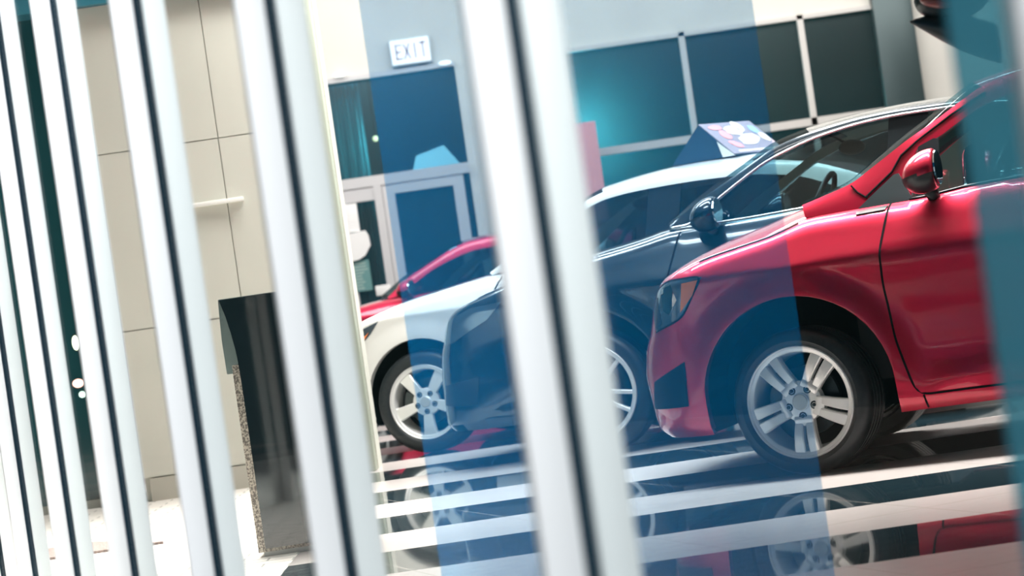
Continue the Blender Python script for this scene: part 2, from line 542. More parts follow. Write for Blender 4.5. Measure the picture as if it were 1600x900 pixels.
        box(bm, c.ra+.02, c.wb-c.ra-.02, -c.W+.14, c.W-.14, c.zb+.0, c.zb+.14)
        box(bm, c.N0+.14, -c.ra-.02, -c.W+.22, c.W-.22, c.zb+.03, c.zb+.12)
        box(bm, c.wb+c.ra+.02, c.T0-.16, -c.W+.22, c.W-.22, c.zb+.04, c.zb+.14)
        obj('underbody', bm, M['well'], c.root)
        bm = bmesh.new(); box(bm, -c.ra-.02, c.wb+c.ra+.1, -.40, .40, c.zb+.02, c.zb+.16)
        obj('floor_pan', bm, M['well'], c.root)
    def interior(c, seat):
        zf = .45
        def shell(name, pts, w, m, y0, bev=.03):
            bm = bmesh.new()
            a = [bm.verts.new((x, y0-w/2, z)) for x, z in pts]; b = [bm.verts.new((x, y0+w/2, z)) for x, z in pts]
            bm.faces.new(a); bm.faces.new(b[::-1]); n = len(pts)
            for i in range(n): bm.faces.new([a[i], b[i], b[(i+1) % n], a[(i+1) % n]][::-1])
            bmesh.ops.recalc_face_normals(bm, faces=bm.faces[:])
            bmesh.ops.bevel(bm, geom=bm.edges[:], offset=bev, segments=3, affect='EDGES')
            return obj(name, bm, m, c.root, angle=50)
        x0 = c.cowl
        zb = c.zU(x0+.3)
        shell('dashboard', [(x0+.05, zb-.28), (x0+.12, zb-.04), (x0+.45, zb+.01), (x0+.62, zb-.02), (x0+.66, zb-.12), (x0+.5, zb-.35)], 2*c.W-.42, M['dash'], 0)
        for sy in (-.36, .36):
            sx = x0+1.35
            shell('front_seat', [(sx-.5, zf), (sx-.5, zf+.14), (sx, zf+.12), (sx+.16, 1.12), (sx+.27, 1.13), (sx+.20, zf+.1), (sx+.1, zf)], .48, seat, sy, .03)
            shell('headrest', [(sx+.17, 1.16), (sx+.17, 1.33), (sx+.26, 1.34), (sx+.28, 1.16)], .26, seat, sy, .03)
        sx = x0+2.2
        shell('rear_seat', [(sx-.5, zf), (sx-.5, zf+.14), (sx, zf+.12), (sx+.16, 1.05), (sx+.27, 1.05), (sx+.2, zf)], 1.2, seat, 0, .03)
        # steering wheel
        bm = bmesh.new(); n = 40; q = []
        mx = Matrix.Translation((x0+.76, -.36, zb+.01)) @ Matrix.Rotation(math.radians(-64), 4, 'Y')
        rows = []
        for i in range(n+1):
            a = 2*PI*i/n; cen = Vector((.185*math.cos(a), .185*math.sin(a), 0)); d = cen.normalized()
            rows.append([mx @ (cen + d*.016*math.cos(b) + Vector((0, 0, .016*math.sin(b)))) for b in [2*PI*k/8 for k in range(8)]])
        grid(bm, rows, closed=True)
        for a in (0, PI, -PI/2 if False else PI/2):
            d = Vector((math.cos(a+PI/2), math.sin(a+PI/2), 0))
            tube(bm, [mx @ (d*.03), mx @ (d*.18)], .012, 6)
        lathe_pts = [mx @ Vector((.0, 0, -.22)), mx @ Vector((0, 0, .01))]
        tube(bm, lathe_pts, [.03, .05], 12)
        bmesh.ops.remove_doubles(bm, verts=bm.verts[:], dist=.0004)
        obj('steering_wheel', bm, M['plastic'], c.root, angle=50)
        # interior mirror
        k = c.iw*5; xo, zo = c.P[k][0], c.P[k][1]
        bm = bmesh.new(); bmesh.ops.create_uvsphere(bm, u_segments=20, v_segments=12, radius=1)
        bmesh.ops.scale(bm, vec=(.022, .12, .042), verts=bm.verts[:])
        bmesh.ops.rotate(bm, verts=bm.verts[:], cent=(0, 0, 0), matrix=Matrix.Rotation(math.radians(-26), 3, 'Z'))
        bmesh.ops.translate(bm, verts=bm.verts[:], vec=(xo+.10, 0, zo-.09))
        tube(bm, [(xo+.10, 0, zo-.08), (xo-.02, 0, zo-.005)], .008, 6)
        obj('interior_mirror', bm, M['plastic'], c.root, smooth=True)
        # door lining
        bm = bmesh.new()
        for sg in (-1, 1):
            w = c.W-.19
            box(bm, x0+.15, c.wb+.2, min(sg*w, sg*(w-.03)), max(sg*w, sg*(w-.03)), .35, zb-.06)
        obj('door_lining', bm, M['seat'], c.root)
    def mirror(c, x, z, m2):
        for sg in (-1, 1):
            y = c.Wx(x+.06, c.zU(x+.06))
            bm = bmesh.new(); bmesh.ops.create_uvsphere(bm, u_segments=28, v_segments=20, radius=1)
            for v in bm.verts:
                p = v.co
                if p.x > .35: p.x = .35 + (p.x-.35)*.12
                p.x *= .105; p.y *= .115; p.z *= .088
                p.z += .01*p.x/.1
                p.z += .10*p.x
            for f in bm.faces: f.material_index = 0 if f.calc_center_median().z > -.012 else 1
            bmesh.ops.translate(bm, verts=bm.verts[:], vec=(x+.07, sg*(y+.12), z))
            hs = obj('side_mirror', bm, [c.mat, M['plastic']], c.root, smooth=True)
            bm = bmesh.new()
            tube(bm, [(x+.06, sg*(y+.08), z-.07), (x+.07, sg*(y+.01), z-.115), (x+.08, sg*(y-.03), z-.12)], [.03, .026, .03], 12)
            obj('mirror_stalk', bm, M['plastic'], hs, smooth=True)
            bm = bmesh.new(); n = 24; q = []
            for i in range(n):
                a = 2*PI*i/n; q.append(bm.verts.new((x+.1135, sg*(y+.12)+.098*math.cos(a)*.98, z+.010+.070*math.sin(a))))
            r = bmesh.ops.extrude_face_region(bm, geom=[bm.faces.new(q)])
            for v in [g for g in r['geom'] if isinstance(g, bmesh.types.BMVert)]: v.co.x += .006
            obj('mirror_pane', bm, M['mirror'], hs)
    def wheels(c, style, steer):
        for x in (0, c.wb):
            wheel(c.root, (x, -(c.W-.005), c.R), c.R, c.rr, style, steer if x == 0 else 0)
            w = wheel(c.root, (x, (c.W-.005), c.R), c.R, c.rr, style, PI + (steer if x == 0 else 0))

SIDE = [(.1, -.11), (.17, -.075), (.25, -.035), (.33, -.03), (.45, -.035), (.60, -.028), (.76, -.014), (.85, -.003), (.872, -.0), (.885, -.006), (.97, -.048), (1.07, -.095), (1.2, -.14)]

def make_car(S, name, label, hub, Y0, psi, style, steer, seat, groups=None):
    rt = thing(name, label, 'car', (0, 0, 0), 0)
    p = -math.radians(psi)
    S = dict(S)
    W = S['W']
    # the near wheel's contact point stands at (hub, Y0)
    ex = Vector((math.cos(p), math.sin(p), 0)); ey = Vector((-math.sin(p), math.cos(p), 0))
    rt.location = Vector((hub, Y0, 0)) + ey*(W)
    rt.rotation_euler = (0, 0, p)
    c = Car(S, rt)
    c.body(); c.bonnet(); c.greenhouse(); c.underside(); c.interior(seat); c.wheels(style, steer)
    return c

BASE = dict(pn=2.8, rn=.46, side=SIDE, tumble=.30, rcrown=.05, trim=M['plastic'], ridge=False, glass=M['glassdark'])

# ================================================================== THE SETTING
def floor_mat():
    m = mat('banded_floor', (.5, .5, .5), .08, coat=0)
    nt = m.node_tree; b = nt.nodes['Principled BSDF']; L = nt.links.new
    N = nt.nodes.new
    geo = N('ShaderNodeNewGeometry')
    def mapping(rot):
        mp = N('ShaderNodeMapping'); mp.inputs['Rotation'].default_value = (0, 0, rot); L(geo.outputs['Position'], mp.inputs['Vector'])
        s = N('ShaderNodeSeparateXYZ'); L(mp.outputs[0], s.inputs[0]); return s
    def mth(op, a, b_=None, clamp=False):
        n = N('ShaderNodeMath'); n.operation = op; n.use_clamp = clamp
        for i, v in enumerate((a, b_)):
            if v is None: continue
            if isinstance(v, (int, float)): n.inputs[i].default_value = v
            else: L(v, n.inputs[i])
        return n.outputs[0]
    s1 = mapping(0.0)
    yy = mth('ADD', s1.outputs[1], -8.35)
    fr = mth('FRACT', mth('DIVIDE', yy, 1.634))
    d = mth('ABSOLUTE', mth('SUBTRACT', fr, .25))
    band = mth('LESS_THAN', d, .245)                       # 1 = pale band, a stripe of light painted on the floor
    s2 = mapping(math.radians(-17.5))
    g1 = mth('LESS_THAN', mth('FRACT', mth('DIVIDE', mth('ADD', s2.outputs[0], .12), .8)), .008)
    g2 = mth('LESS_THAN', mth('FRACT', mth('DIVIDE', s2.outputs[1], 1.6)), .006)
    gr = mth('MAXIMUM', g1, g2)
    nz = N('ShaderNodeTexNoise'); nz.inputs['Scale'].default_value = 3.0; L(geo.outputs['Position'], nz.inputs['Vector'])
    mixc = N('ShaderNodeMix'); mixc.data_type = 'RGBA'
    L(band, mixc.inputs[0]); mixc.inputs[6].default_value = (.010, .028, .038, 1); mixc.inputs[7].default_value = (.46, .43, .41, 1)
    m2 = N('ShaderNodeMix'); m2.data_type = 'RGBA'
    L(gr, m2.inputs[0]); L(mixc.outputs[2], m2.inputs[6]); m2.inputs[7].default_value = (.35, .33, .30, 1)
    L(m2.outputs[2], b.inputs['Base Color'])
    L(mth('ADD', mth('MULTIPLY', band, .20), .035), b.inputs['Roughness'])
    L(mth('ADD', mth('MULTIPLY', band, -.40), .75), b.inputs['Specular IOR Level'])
    bp = N('ShaderNodeBump'); bp.inputs['Strength'].default_value = .006; bp.inputs['Distance'].default_value = .01
    L(nz.outputs[0], bp.inputs['Height']); L(bp.outputs[0], b.inputs['Normal'])
    return m

def slab(name, pts, z0, z1, m):
    bm = bmesh.new()
    a = [bm.verts.new((x, y, z1)) for x, y in pts]; b = [bm.verts.new((x, y, z0)) for x, y in pts]
    bm.faces.new(a); bm.faces.new(b[::-1]); n = len(pts)
    for i in range(n): bm.faces.new([a[i], b[i], b[(i+1) % n], a[(i+1) % n]])
    bmesh.ops.recalc_face_normals(bm, faces=bm.faces[:])
    return obj(name, bm, m, kind='structure')

def facade_x(y): return .884 - .305*y
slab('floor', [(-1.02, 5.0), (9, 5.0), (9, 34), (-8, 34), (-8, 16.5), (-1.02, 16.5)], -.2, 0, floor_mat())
pav = mat('pale_paving', (.80, .76, .70), .55)
nt = pav.node_tree; br = nt.nodes.new('ShaderNodeTexBrick'); geo = nt.nodes.new('ShaderNodeNewGeometry')
br.inputs['Color1'].default_value = (.80, .76, .70, 1); br.inputs['Color2'].default_value = (.74, .70, .64, 1); br.inputs['Mortar'].default_value = (.30, .30, .27, 1)
br.inputs['Scale'].default_value = 2.2; br.inputs['Mortar Size'].default_value = .012
nt.links.new(geo.outputs['Position'], br.inputs['Vector']); nt.links.new(br.outputs[0], nt.nodes['Principled BSDF'].inputs['Base Color'])
slab('floor_entrance', [(-8, 5.0), (-1.02, 5.0), (-1.02, 16.5), (-8, 16.5)], -.2, 0, pav)
pv2 = noise_color(mat('street_paving', (.3, .3, .3), .7), (.035, .04, .045), (.06, .065, .07), 6)
slab('floor_pavement', [(-8, -4), (9, -4), (9, 5.0), (-8, 5.0)], -.2, 0, pv2)

cream = noise_color(mat('cream_plaster', (.72, .68, .62), .75), (.68, .66, .62), (.74, .72, .67), 1.2)
grey_white = mat('cool_white_plaster', (.58, .58, .62), .75)
# back wall with its openings: built from solid pieces around the glazing
bm = bmesh.new()
for x0, x1, z0, z1 in ((-8, -1.92, 0, 6), (-1.92, -.30, 3.68, 6), (-.30, 1.0, 0, 6), (1.0, 4.66, 3.63, 6), (5.08, 9, 0, 6), (4.66, 5.08, 3.75, 6)):
    box(bm, x0, x1, 30.0, 30.2, z0, z1)
obj('wall_back', bm, cream, kind='structure')
wallblue = mat('dark_teal_room', (.07, .15, .155), .85)
bm = bmesh.new(); box(bm, -2.4, 6, 33.0, 33.2, 0, 6); box(bm, -2.6, -2.4, 30.2, 33.2, 0, 6); box(bm, 6, 6.2, 30.2, 33.2, 0, 6); box(bm, .3, .5, 30.2, 33, 0, 6)
obj('wall_far_room', bm, wallblue, kind='structure')
bbox_obj('floor_far_room', (-2.4, 6, 30.2, 33, -.2, 0), wallblue, kind='structure')
bbox_obj('ceiling', (-8, 9, 6.0, 34, 6.0, 6.2), cream, kind='structure')
bbox_obj('wall_right', (9, 9.2, 5, 34, 0, 6), cream, kind='structure')
bbox_obj('wall_left', (-8.2, -8, 5, 34, 0, 6), wallblue, kind='structure')

frame_m = mat('white_frame', (.62, .60, .58), .5)
darkglass = glass_mat('teal_window_glass', (.45, .70, .75), .03, rough=.32)
# right glazing: frame and panes
bm = bmesh.new()
for x in (2.38, 3.78): box(bm, x-.035, x+.035, 29.93, 30.02, 0, 3.63)
box(bm, 1.0, 4.66, 29.93, 30.02, 2.33, 2.42)
box(bm, 1.0, 4.66, 29.93, 30.02, 3.58, 3.63)
win = obj('window_1', bm, frame_m, kind='structure')
bbox_obj('window_pane', (1.0, 4.66, 30.03, 30.05, 0, 3.6), darkglass, win)
post_m = mat('dark_teal_metal', (.035, .06, .065), .35, .3)
bbox_obj('trim_1', (4.62, 5.08, 29.8, 30.0, 0, 3.78), post_m, bev=.02, kind='structure')
# left glazing over the doors
bm = bmesh.new()
box(bm, -1.92, -.30, 29.90, 30.02, 2.36, 2.48)
box(bm, -1.92, -.30, 29.95, 30.02, 3.62, 3.68)
box(bm, -1.34, -1.20, 29.92, 30.02, 0, 2.36)
box(bm, -.51, -.38, 29.92, 30.02, 0, 2.36)
box(bm, -1.44, -1.345, 29.90, 30.02, 0, 2.36)
box(bm, -1.92, -1.78, 29.92, 30.02, 0, 2.36)
box(bm, -1.20, -.51, 29.92, 30.02, 2.24, 2.36)
box(bm, -1.78, -1.44, 29.92, 30.02, 2.20, 2.36)
d1 = obj('door_1', bm, mat('door_frame_white', (.60, .60, .62), .5), kind='structure')
bbox_obj('door_pane', (-1.9, -.32, 30.03, 30.05, 0, 2.36), darkglass, d1)
w2 = bbox_obj('window_2', (-1.9, -.30, 30.03, 30.05, 2.48, 3.62), darkglass, kind='structure')

# beige wall beside the entrance, with joints
def panel_wall():
    m = mat('beige_panels', (.62, .60, .50), .6)
    noise_color(m, (.63, .64, .565), (.69, .69, .61), 1.0)
    bm = bmesh.new()
    xs = [-2.33, -1.60, -.93]; zs = [.14, 1.02, 2.08, 2.96]
    for a, b in zip(xs, xs[1:]):
        for c_, d in zip(zs, zs[1:]): box(bm, a+.003, b-.003, 15.20, 15.26, c_+.003, d-.003)
    box(bm, -2.325, -.935, 15.225, 15.6, 0, 2.96)
    return obj('wall_entrance', bm, m, kind='structure')
panel_wall()
bbox_obj('baseboard_entrance', (-2.29, -.95, 15.18, 15.22, 0, .135), mat('stone_base', (.50, .49, .42), .6), kind='structure')
bbox_obj('trim_2', (-3.9, -.93, 15.12, 15.7, 2.96, 3.30), mat('teal_header', (.04, .22, .30), .4), kind='structure')
bbox_obj('trim_3', (-1.02, -.94, 15.04, 15.20, 0, 2.96), mat('pale_column', (.42, .47, .38), .5), bev=.01, kind='structure')
dk = mat('dark_entrance_glass', (.015, .085, .10), .12, coat=.3)
bbox_obj('window_3', (-3.9, -2.36, 15.4, 15.45, .04, 2.96), dk, kind='structure')
bbox_obj('trim_4', (-3.9, -2.34, 15.34, 15.5, 0, .05), mat('stone_sill', (.30, .32, .28), .6), kind='structure')
tag(bbox_obj('light_streak', (-1.84, -1.50, 15.155, 15.20, 1.69, 1.715), mat('light_streak', (.9, .9, .85), .4, emit=(1, .95, .85), estr=.1), bev=.004), 'slim pale bar standing in for a reflected light streak on the beige entrance wall', 'light')  # solid bar that imitates a reflected streak of light

# ------------------------------------------------------------------ facade: mullions and panes
FD = Vector((-.292, .9565, 0)).normalized(); FN = Vector((.9565, .292, 0)).normalized()
labels = ['widest white mullion at the right edge of the picture', 'broad white mullion in front of the black car',
          'white mullion between the granite kiosk and the white car', 'white mullion left of the granite kiosk over the beige wall',
          'white mullion over the left end of the beige wall', 'white mullion left of the small glowing lamps',
          'narrow white mullion second from the left edge', 'narrowest white mullion at the very left edge']
step = 1.2
rot = math.atan2(FD.y, FD.x) - PI/2     # local y along the facade
for i, n in enumerate(range(-1, 7)):
    y = step*(n+2.45)*math.cos(math.radians(17)) - .02
    xv = -.305*y
    A = Vector((xv + .8935 - .0, y, 0))
    mu = thing('mullion', labels[i], 'mullion', A, rot, 'white aluminium mullions of the shop front')
    for nm, x0, x1 in (('outer_bar', -.055, -.0092), ('inner_bar', .0092, .054)):
        bbox_obj(nm, (x0, x1, -.011, .011, 0, 4.6), M['fin'], mu, bev=.003)
    bbox_obj('gasket', (-.0098, .0098, -.002, .006, 0, 4.6), M['gasket'], mu)
    # the pane behind this mullion
    pn = bbox_obj('window_%d' % (i+4), (-.004, .004, .02, step-.02, 0, 4.6), glass_mat('shop_front_glass', (.975, .99, .985), .03), kind='structure')
    pn.location = A; pn.rotation_euler = (0, 0, rot)
# added blue and teal sheets that imitate reflections in the glass
bbox_obj('window_12', (-.303, .762, 7.0, 7.012, 0, 3.6), reflection_mat('blue_reflection', (.84, .94, 1.0), (.0, .36, .86), .21), kind='structure')  # added sheet that imitates a blue reflection, not a pane
bbox_obj('window_13', (.405, .56, 2.2, 2.215, 0, 3.2), reflection_mat('teal_reflection', (.50, .76, .82), (.09, .33, .43), .55), kind='structure')  # added sheet that imitates a teal reflection, not a pane

# ================================================================== CARS
red = make_car(dict(BASE, W=.865, wb=2.525, R=.308, rr=.237, zc=.345, ra=.407, zb=.212, cowl=.10, crown=.055, wbulge=.10,
    nose=[(.15, -.62), (.205, -.68), (.23, -.757), (.33, -.775), (.48, -.795), (.60, -.770), (.65, -.738), (.78, -.690), (.866, -.635), (1.0, -.55)],
    tail=[(.15, 3.1), (.3, 3.2), (.6, 3.22), (.8, 3.16), (1.1, 3.10)],
    upper=[(-.86, .82), (-.72, .845), (-.65, .862), (-.58, .885), (-.50, .912), (-.41, .943), (-.318, .969), (-.165, .997), (-.062, 1.015), (.038, 1.043), (.10, 1.064), (.3, 1.07), (.626, 1.077), (.787, 1.096), (.924, 1.10), (1.6, 1.12), (2.6, 1.16), (3.25, 1.14)],
    pairs=[(.088, 1.121, .10, 1.066), (.305, 1.178, .33, 1.07), (.386, 1.228, .44, 1.072), (.47, 1.277, .555, 1.078), (.547, 1.323, .572, 1.17), (.61, 1.355, .588, 1.293),
           (.678, 1.389, .69, 1.317), (.776, 1.445, .776, 1.368), (.879, 1.503, .89, 1.425), (1.05, 1.545, 1.05, 1.465), (1.5, 1.565, 1.5, 1.48), (2.1, 1.55, 2.1, 1.46),
           (2.6, 1.49, 2.55, 1.39), (2.85, 1.37, 2.68, 1.29), (3.05, 1.15, 2.78, 1.15)],
    iw=8, ir=3, bp=1.52, mat=M['red'], ridge=True, glass=M['glass']),
    'hatchback_car', 'glossy red hatchback nearest the glass with silver twin-spoke wheels', 1.12, 10.67, 19, 'twin', math.radians(-9), M['seat'])
# red car details
c = red
front = [(.476, 1.066), (.426, .887), (.419, .746), (.439, .514), (.484, .31), (.504, .284)]
c.patch('door', front + [(1.50, .286), (1.53, .6), (1.54, 1.105), (1.0, 1.094), (.64, 1.066)], M['red'], off=.0035, step=.035)
c.patch('door', [(1.56, 1.105), (1.55, .6), (1.52, .286), (1.95, .286), (2.06, .52), (2.30, .80), (2.42, 1.13)], M['red'], off=.0035, step=.035)
for sd in (-1, 1):
    c.seam('door_seam', [(.469, 1.075), (.419, .887), (.412, .746), (.432, .514), (.477, .31), (.501, .275), (.678, .277), (1.5, .278), (1.95, .278)], .0045, side=sd)
    c.seam('door_seam', [(1.55, 1.105), (1.54, .6), (1.51, .28)], .0045, side=sd)
    c.seam('sill_seam', [(.512, .275), (.522, .218)], .004, side=sd)
    c.seam('bonnet_seam', [(-.36, .947), (-.318, .959), (-.165, .987), (-.062, 1.005), (.038, 1.033), (.075, 1.048)], .0035, side=sd)
hl = c.patch('headlight', [(-.618, .765), (-.585, .845), (-.52, .880), (-.34, .884), (-.385, .83), (-.46, .724), (-.54, .698), (-.61, .672)], M['lens'], off=.004, step=.015)
c.patch('indicator', [(-.435, .866), (-.362, .871), (-.395, .81), (-.462, .745)], M['amber'], off=.0065, step=.015, parent=hl)
c.patch('lamp_bezel', [(-.622, .76), (-.60, .81), (-.582, .82), (-.565, .705), (-.615, .68)], M['plastic'], off=.0065, step=.012, parent=hl)
c.patch('reflector', [(-.55, .85), (-.49, .868), (-.47, .80), (-.52, .74), (-.55, .76)], M['chrome'], off=.0065, step=.02, parent=hl)
c.seam('lamp_outline', [(-.615, .672), (-.54, .694), (-.46, .72), (-.385, .826), (-.337, .888), (-.52, .884), (-.587, .849)], .004, .005, side=-1, parent=hl)
c.patch('fog_recess', [(-.70, .34), (-.66, .46), (-.48, .535), (-.49, .345)], M['pillar'], off=.004, step=.02)
c.mirror(.585, 1.182, None)
# quarter trim on the pillar, frame of the door glass and gaps (both sides)
def plate2(name, q, m, o1, o2):
    for sg in (-1, 1):
        bm = bmesh.new(); n = len(q)
        a = [bm.verts.new((x, sg*(c.Yg(x, z)+o1), z)) for x, z in q]; b = [bm.verts.new((x, sg*(c.Yg(x, z)+o2), z)) for x, z in q]
        bm.faces.new(a); bm.faces.new(b[::-1])
        for i in range(n): bm.faces.new([a[i], b[i], b[(i+1) % n], a[(i+1) % n]])
        bmesh.ops.recalc_face_normals(bm, faces=bm.faces[:]); obj(name, bm, m, c.root)
plate2('quarter_trim', [(.318, 1.064), (.398, 1.124), (.491, 1.192), (.511, 1.194), (.535, 1.14), (.56, 1.078)], M['greyplastic'], .010, -.012)
plate2('window_frame', [(.575, 1.08), (.585, 1.18), (.602, 1.292), (.67, 1.318), (.69, 1.312), (.665, 1.09)], M['plastic'], .007, -.02)
c.patch('fender_trim', [(.325, 1.048), (.33, 1.062), (.46, 1.068), (.45, 1.052)], M['greyplastic'], off=.008, step=.02)
for sg in (-1, 1):
    bm = bmesh.new(); q = [(.363, 1.115), (.482, 1.204), (.495, 1.222), (.526, 1.266), (.601, 1.318), (.752, 1.405), (.90, 1.475)]
    tube(bm, [(x, sg*(c.Yg(x, z)-.001), z) for x, z in q], .0045, 6); obj('pillar_seam', bm, M['seam'], c.root)
    bm = bmesh.new()
    tube(bm, [(x, sg*(c.Yg(x, z)-.001), z) for x, z in ((.305, 1.172), (.33, 1.14), (.37, 1.11))], .004, 6); obj('fender_seam', bm, M['seam'], c.root)

blk = make_car(dict(BASE, W=.885, wb=2.70, R=.338, rr=.258, zc=.36, ra=.425, zb=.215, cowl=.51, crown=.030, wbulge=.14,
    nose=[(.16, -.86), (.24, -1.005), (.485, -1.0), (.63, -.975), (.727, -.925), (.824, -.88), (.902, -.80), (1.0, -.75)],
    tail=[(.15, 3.35), (.3, 3.5), (.6, 3.52), (.8, 3.48), (1.15, 3.38)],
    upper=[(-1.0, .80), (-.90, .82), (-.8, .845), (-.681, .885), (-.581, .925), (-.517, .945), (-.25, 1.0), (.058, 1.055), (.25, 1.082), (.388, 1.103), (.506, 1.13), (1.0, 1.135), (2, 1.17), (3, 1.19), (3.5, 1.14)],
    pairs=[(.511, 1.162, .515, 1.14), (.59, 1.208, .62, 1.14), (.655, 1.252, .69, 1.19), (.761, 1.308, .771, 1.245), (.924, 1.39, .92, 1.335), (1.114, 1.494, 1.067, 1.418), (1.301, 1.537, 1.305, 1.495),
           (1.544, 1.573, 1.541, 1.535), (1.782, 1.586, 1.78, 1.552), (2.3, 1.575, 2.3, 1.545), (2.8, 1.49, 2.7, 1.455), (3.1, 1.35, 2.95, 1.30), (3.3, 1.19, 3.1, 1.175)],
    iw=6, ir=3, bp=1.74, mat=M['black'], trim=M['chrome']),
    'saloon_car', 'dark blue-black car behind the red hatchback, its nose partly covered by a mullion', .3305, 13.6, 19, 'split', 0, M['seat'])
c = blk
c.patch('headlight', [(-.87, .75), (-.80, .81), (-.60, .875), (-.42, .885), (-.52, .80), (-.75, .70), (-.87, .68)], M['lens'], off=.004, step=.02)
c.patch('fog_recess', [(-.90, .36), (-.87, .47), (-.62, .50), (-.65, .35)], M['plastic'], off=.004, step=.02)
c.patch('door', [(.59, 1.11), (.52, .9), (.50, .7), (.53, .45), (.60, .27), (1.70, .27), (1.74, .7), (1.74, 1.145), (1.0, 1.125)], M['black'], off=.0035, step=.04)
for sd in (-1, 1): c.seam('door_seam', [(.582, 1.12), (.512, .9), (.492, .7), (.522, .45), (.60, .26), (1.70, .26), (1.75, .7), (1.75, 1.15)], .005, side=sd)
c.mirror(.70, 1.185, None)
for sg in (-1, 1):
    bm = bmesh.new(); P_ = [p for p in c.P if p[3] > c.zU(p[2])+.01]
    tube(bm, [(p[2], sg*(c.Yg(p[2], p[3])+.004), p[3]+.004) for p in P_], .008, 6); obj('window_moulding', bm, M['chrome'], c.root, smooth=True)

wht = make_car(dict(BASE, W=.88, wb=2.70, R=.322, rr=.236, zc=.345, ra=.378, zb=.20, cowl=.50, crown=.02, wbulge=.14,
    nose=[(.15, -.78), (.3, -.88), (.5, -.90), (.65, -.88), (.75, -.83), (.9, -.76)],
    tail=[(.15, 3.4), (.3, 3.5), (.6, 3.55), (.8, 3.55), (1.1, 3.50)],
    upper=[(-.92, .74), (-.7, .785), (-.5, .828), (-.419, .853), (-.315, .893), (-.11, .948), (.055, .977), (.28, 1.012), (.49, 1.042), (.8, 1.05), (1.5, 1.07), (2.5, 1.10), (3.55, 1.08)],
    pairs=[(.49, 1.065, .51, 1.045), (.68, 1.17, .72, 1.09), (.88, 1.29, .91, 1.21), (1.101, 1.404, 1.116, 1.36), (1.255, 1.46, 1.251, 1.41), (1.423, 1.494, 1.418, 1.43), (1.589, 1.515, 1.589, 1.437),
           (1.836, 1.524, 1.836, 1.442), (2.2, 1.52, 2.2, 1.43), (2.6, 1.45, 2.5, 1.38), (3.0, 1.27, 2.8, 1.24), (3.3, 1.12, 3.05, 1.12)],
    iw=4, ir=3, bp=1.56, mat=M['white'], glass=M['glassblack']),
    'saloon_car', 'white car with a wedge-shaped advertising sign on its roof', -.639, 16.0, 18, 'wide', 0, M['seatred'])
c = wht
c.patch('headlight', [(-.70, .63), (-.62, .71), (-.43, .80), (-.235, .862), (-.30, .79), (-.40, .71), (-.56, .64)], M['lensdark'], off=.004, step=.02)
c.patch('indicator', [(-.48, .71), (-.40, .745), (-.31, .80), (-.40, .70), (-.48, .665)], M['amber'], off=.007, step=.02)
c.patch('door', [(.60, 1.03), (.52, .9), (.48, .7), (.51, .45), (.58, .26), (1.50, .26), (1.53, .7), (1.53, 1.05), (1.0, 1.045)], M['white'], off=.0035, step=.04)
for sd in (-1, 1): c.seam('door_seam', [(.592, 1.03), (.512, .9), (.472, .7), (.502, .45), (.58, .25), (1.51, .25), (1.54, .7), (1.54, 1.06)], .005, side=sd)
c.mirror(.72, 1.105, None)

pnk = make_car(dict(BASE, W=.86, wb=2.55, R=.315, rr=.22, zc=.33, ra=.37, zb=.20, cowl=.36, crown=.03, wbulge=.28,
    nose=[(.15, -.66), (.3, -.76), (.5, -.78), (.7, -.74), (.9, -.66)],
    tail=[(.15, 3.0), (.3, 3.15), (.6, 3.2), (.8, 3.15), (1.1, 3.05)],
    upper=[(-.80, .74), (-.5, .85), (-.2, .93), (.1, .978), (.36, 1.008), (1., 1.02), (2, 1.06), (3.2, 1.06)],
    pairs=[(.36, 1.03, .38, 1.012), (.474, 1.112, .50, 1.035), (.575, 1.19, .60, 1.10), (.801, 1.294, .82, 1.225), (.979, 1.378, 1.0, 1.29), (1.137, 1.43, 1.15, 1.335), (1.311, 1.452, 1.31, 1.362),
           (2.1, 1.46, 2.1, 1.37), (2.7, 1.36, 2.6, 1.28), (3.0, 1.09, 2.85, 1.08)],
    iw=5, ir=2, bp=1.50, mat=M['pink'], glass=M['glassblack']),
    'hatchback_car', 'bright pinkish-red car in the back row behind the white car', -1.5666, 24.2, 18, 'wide', 0, M['seat'])
c = pnk
c.patch('headlight', [(-.55, .68), (-.5, .76), (-.30, .84), (-.16, .86), (-.25, .77), (-.45, .68)], M['lens'], off=.004, step=.03)
c.patch('door', [(.55, 1.01), (.48, .9), (.45, .7), (.48, .45), (.55, .26), (1.48, .26), (1.50, .7), (1.50, 1.03), (1.0, 1.015)], M['pink'], off=.0035, step=.05)
c.mirror(.55, 1.08, None)

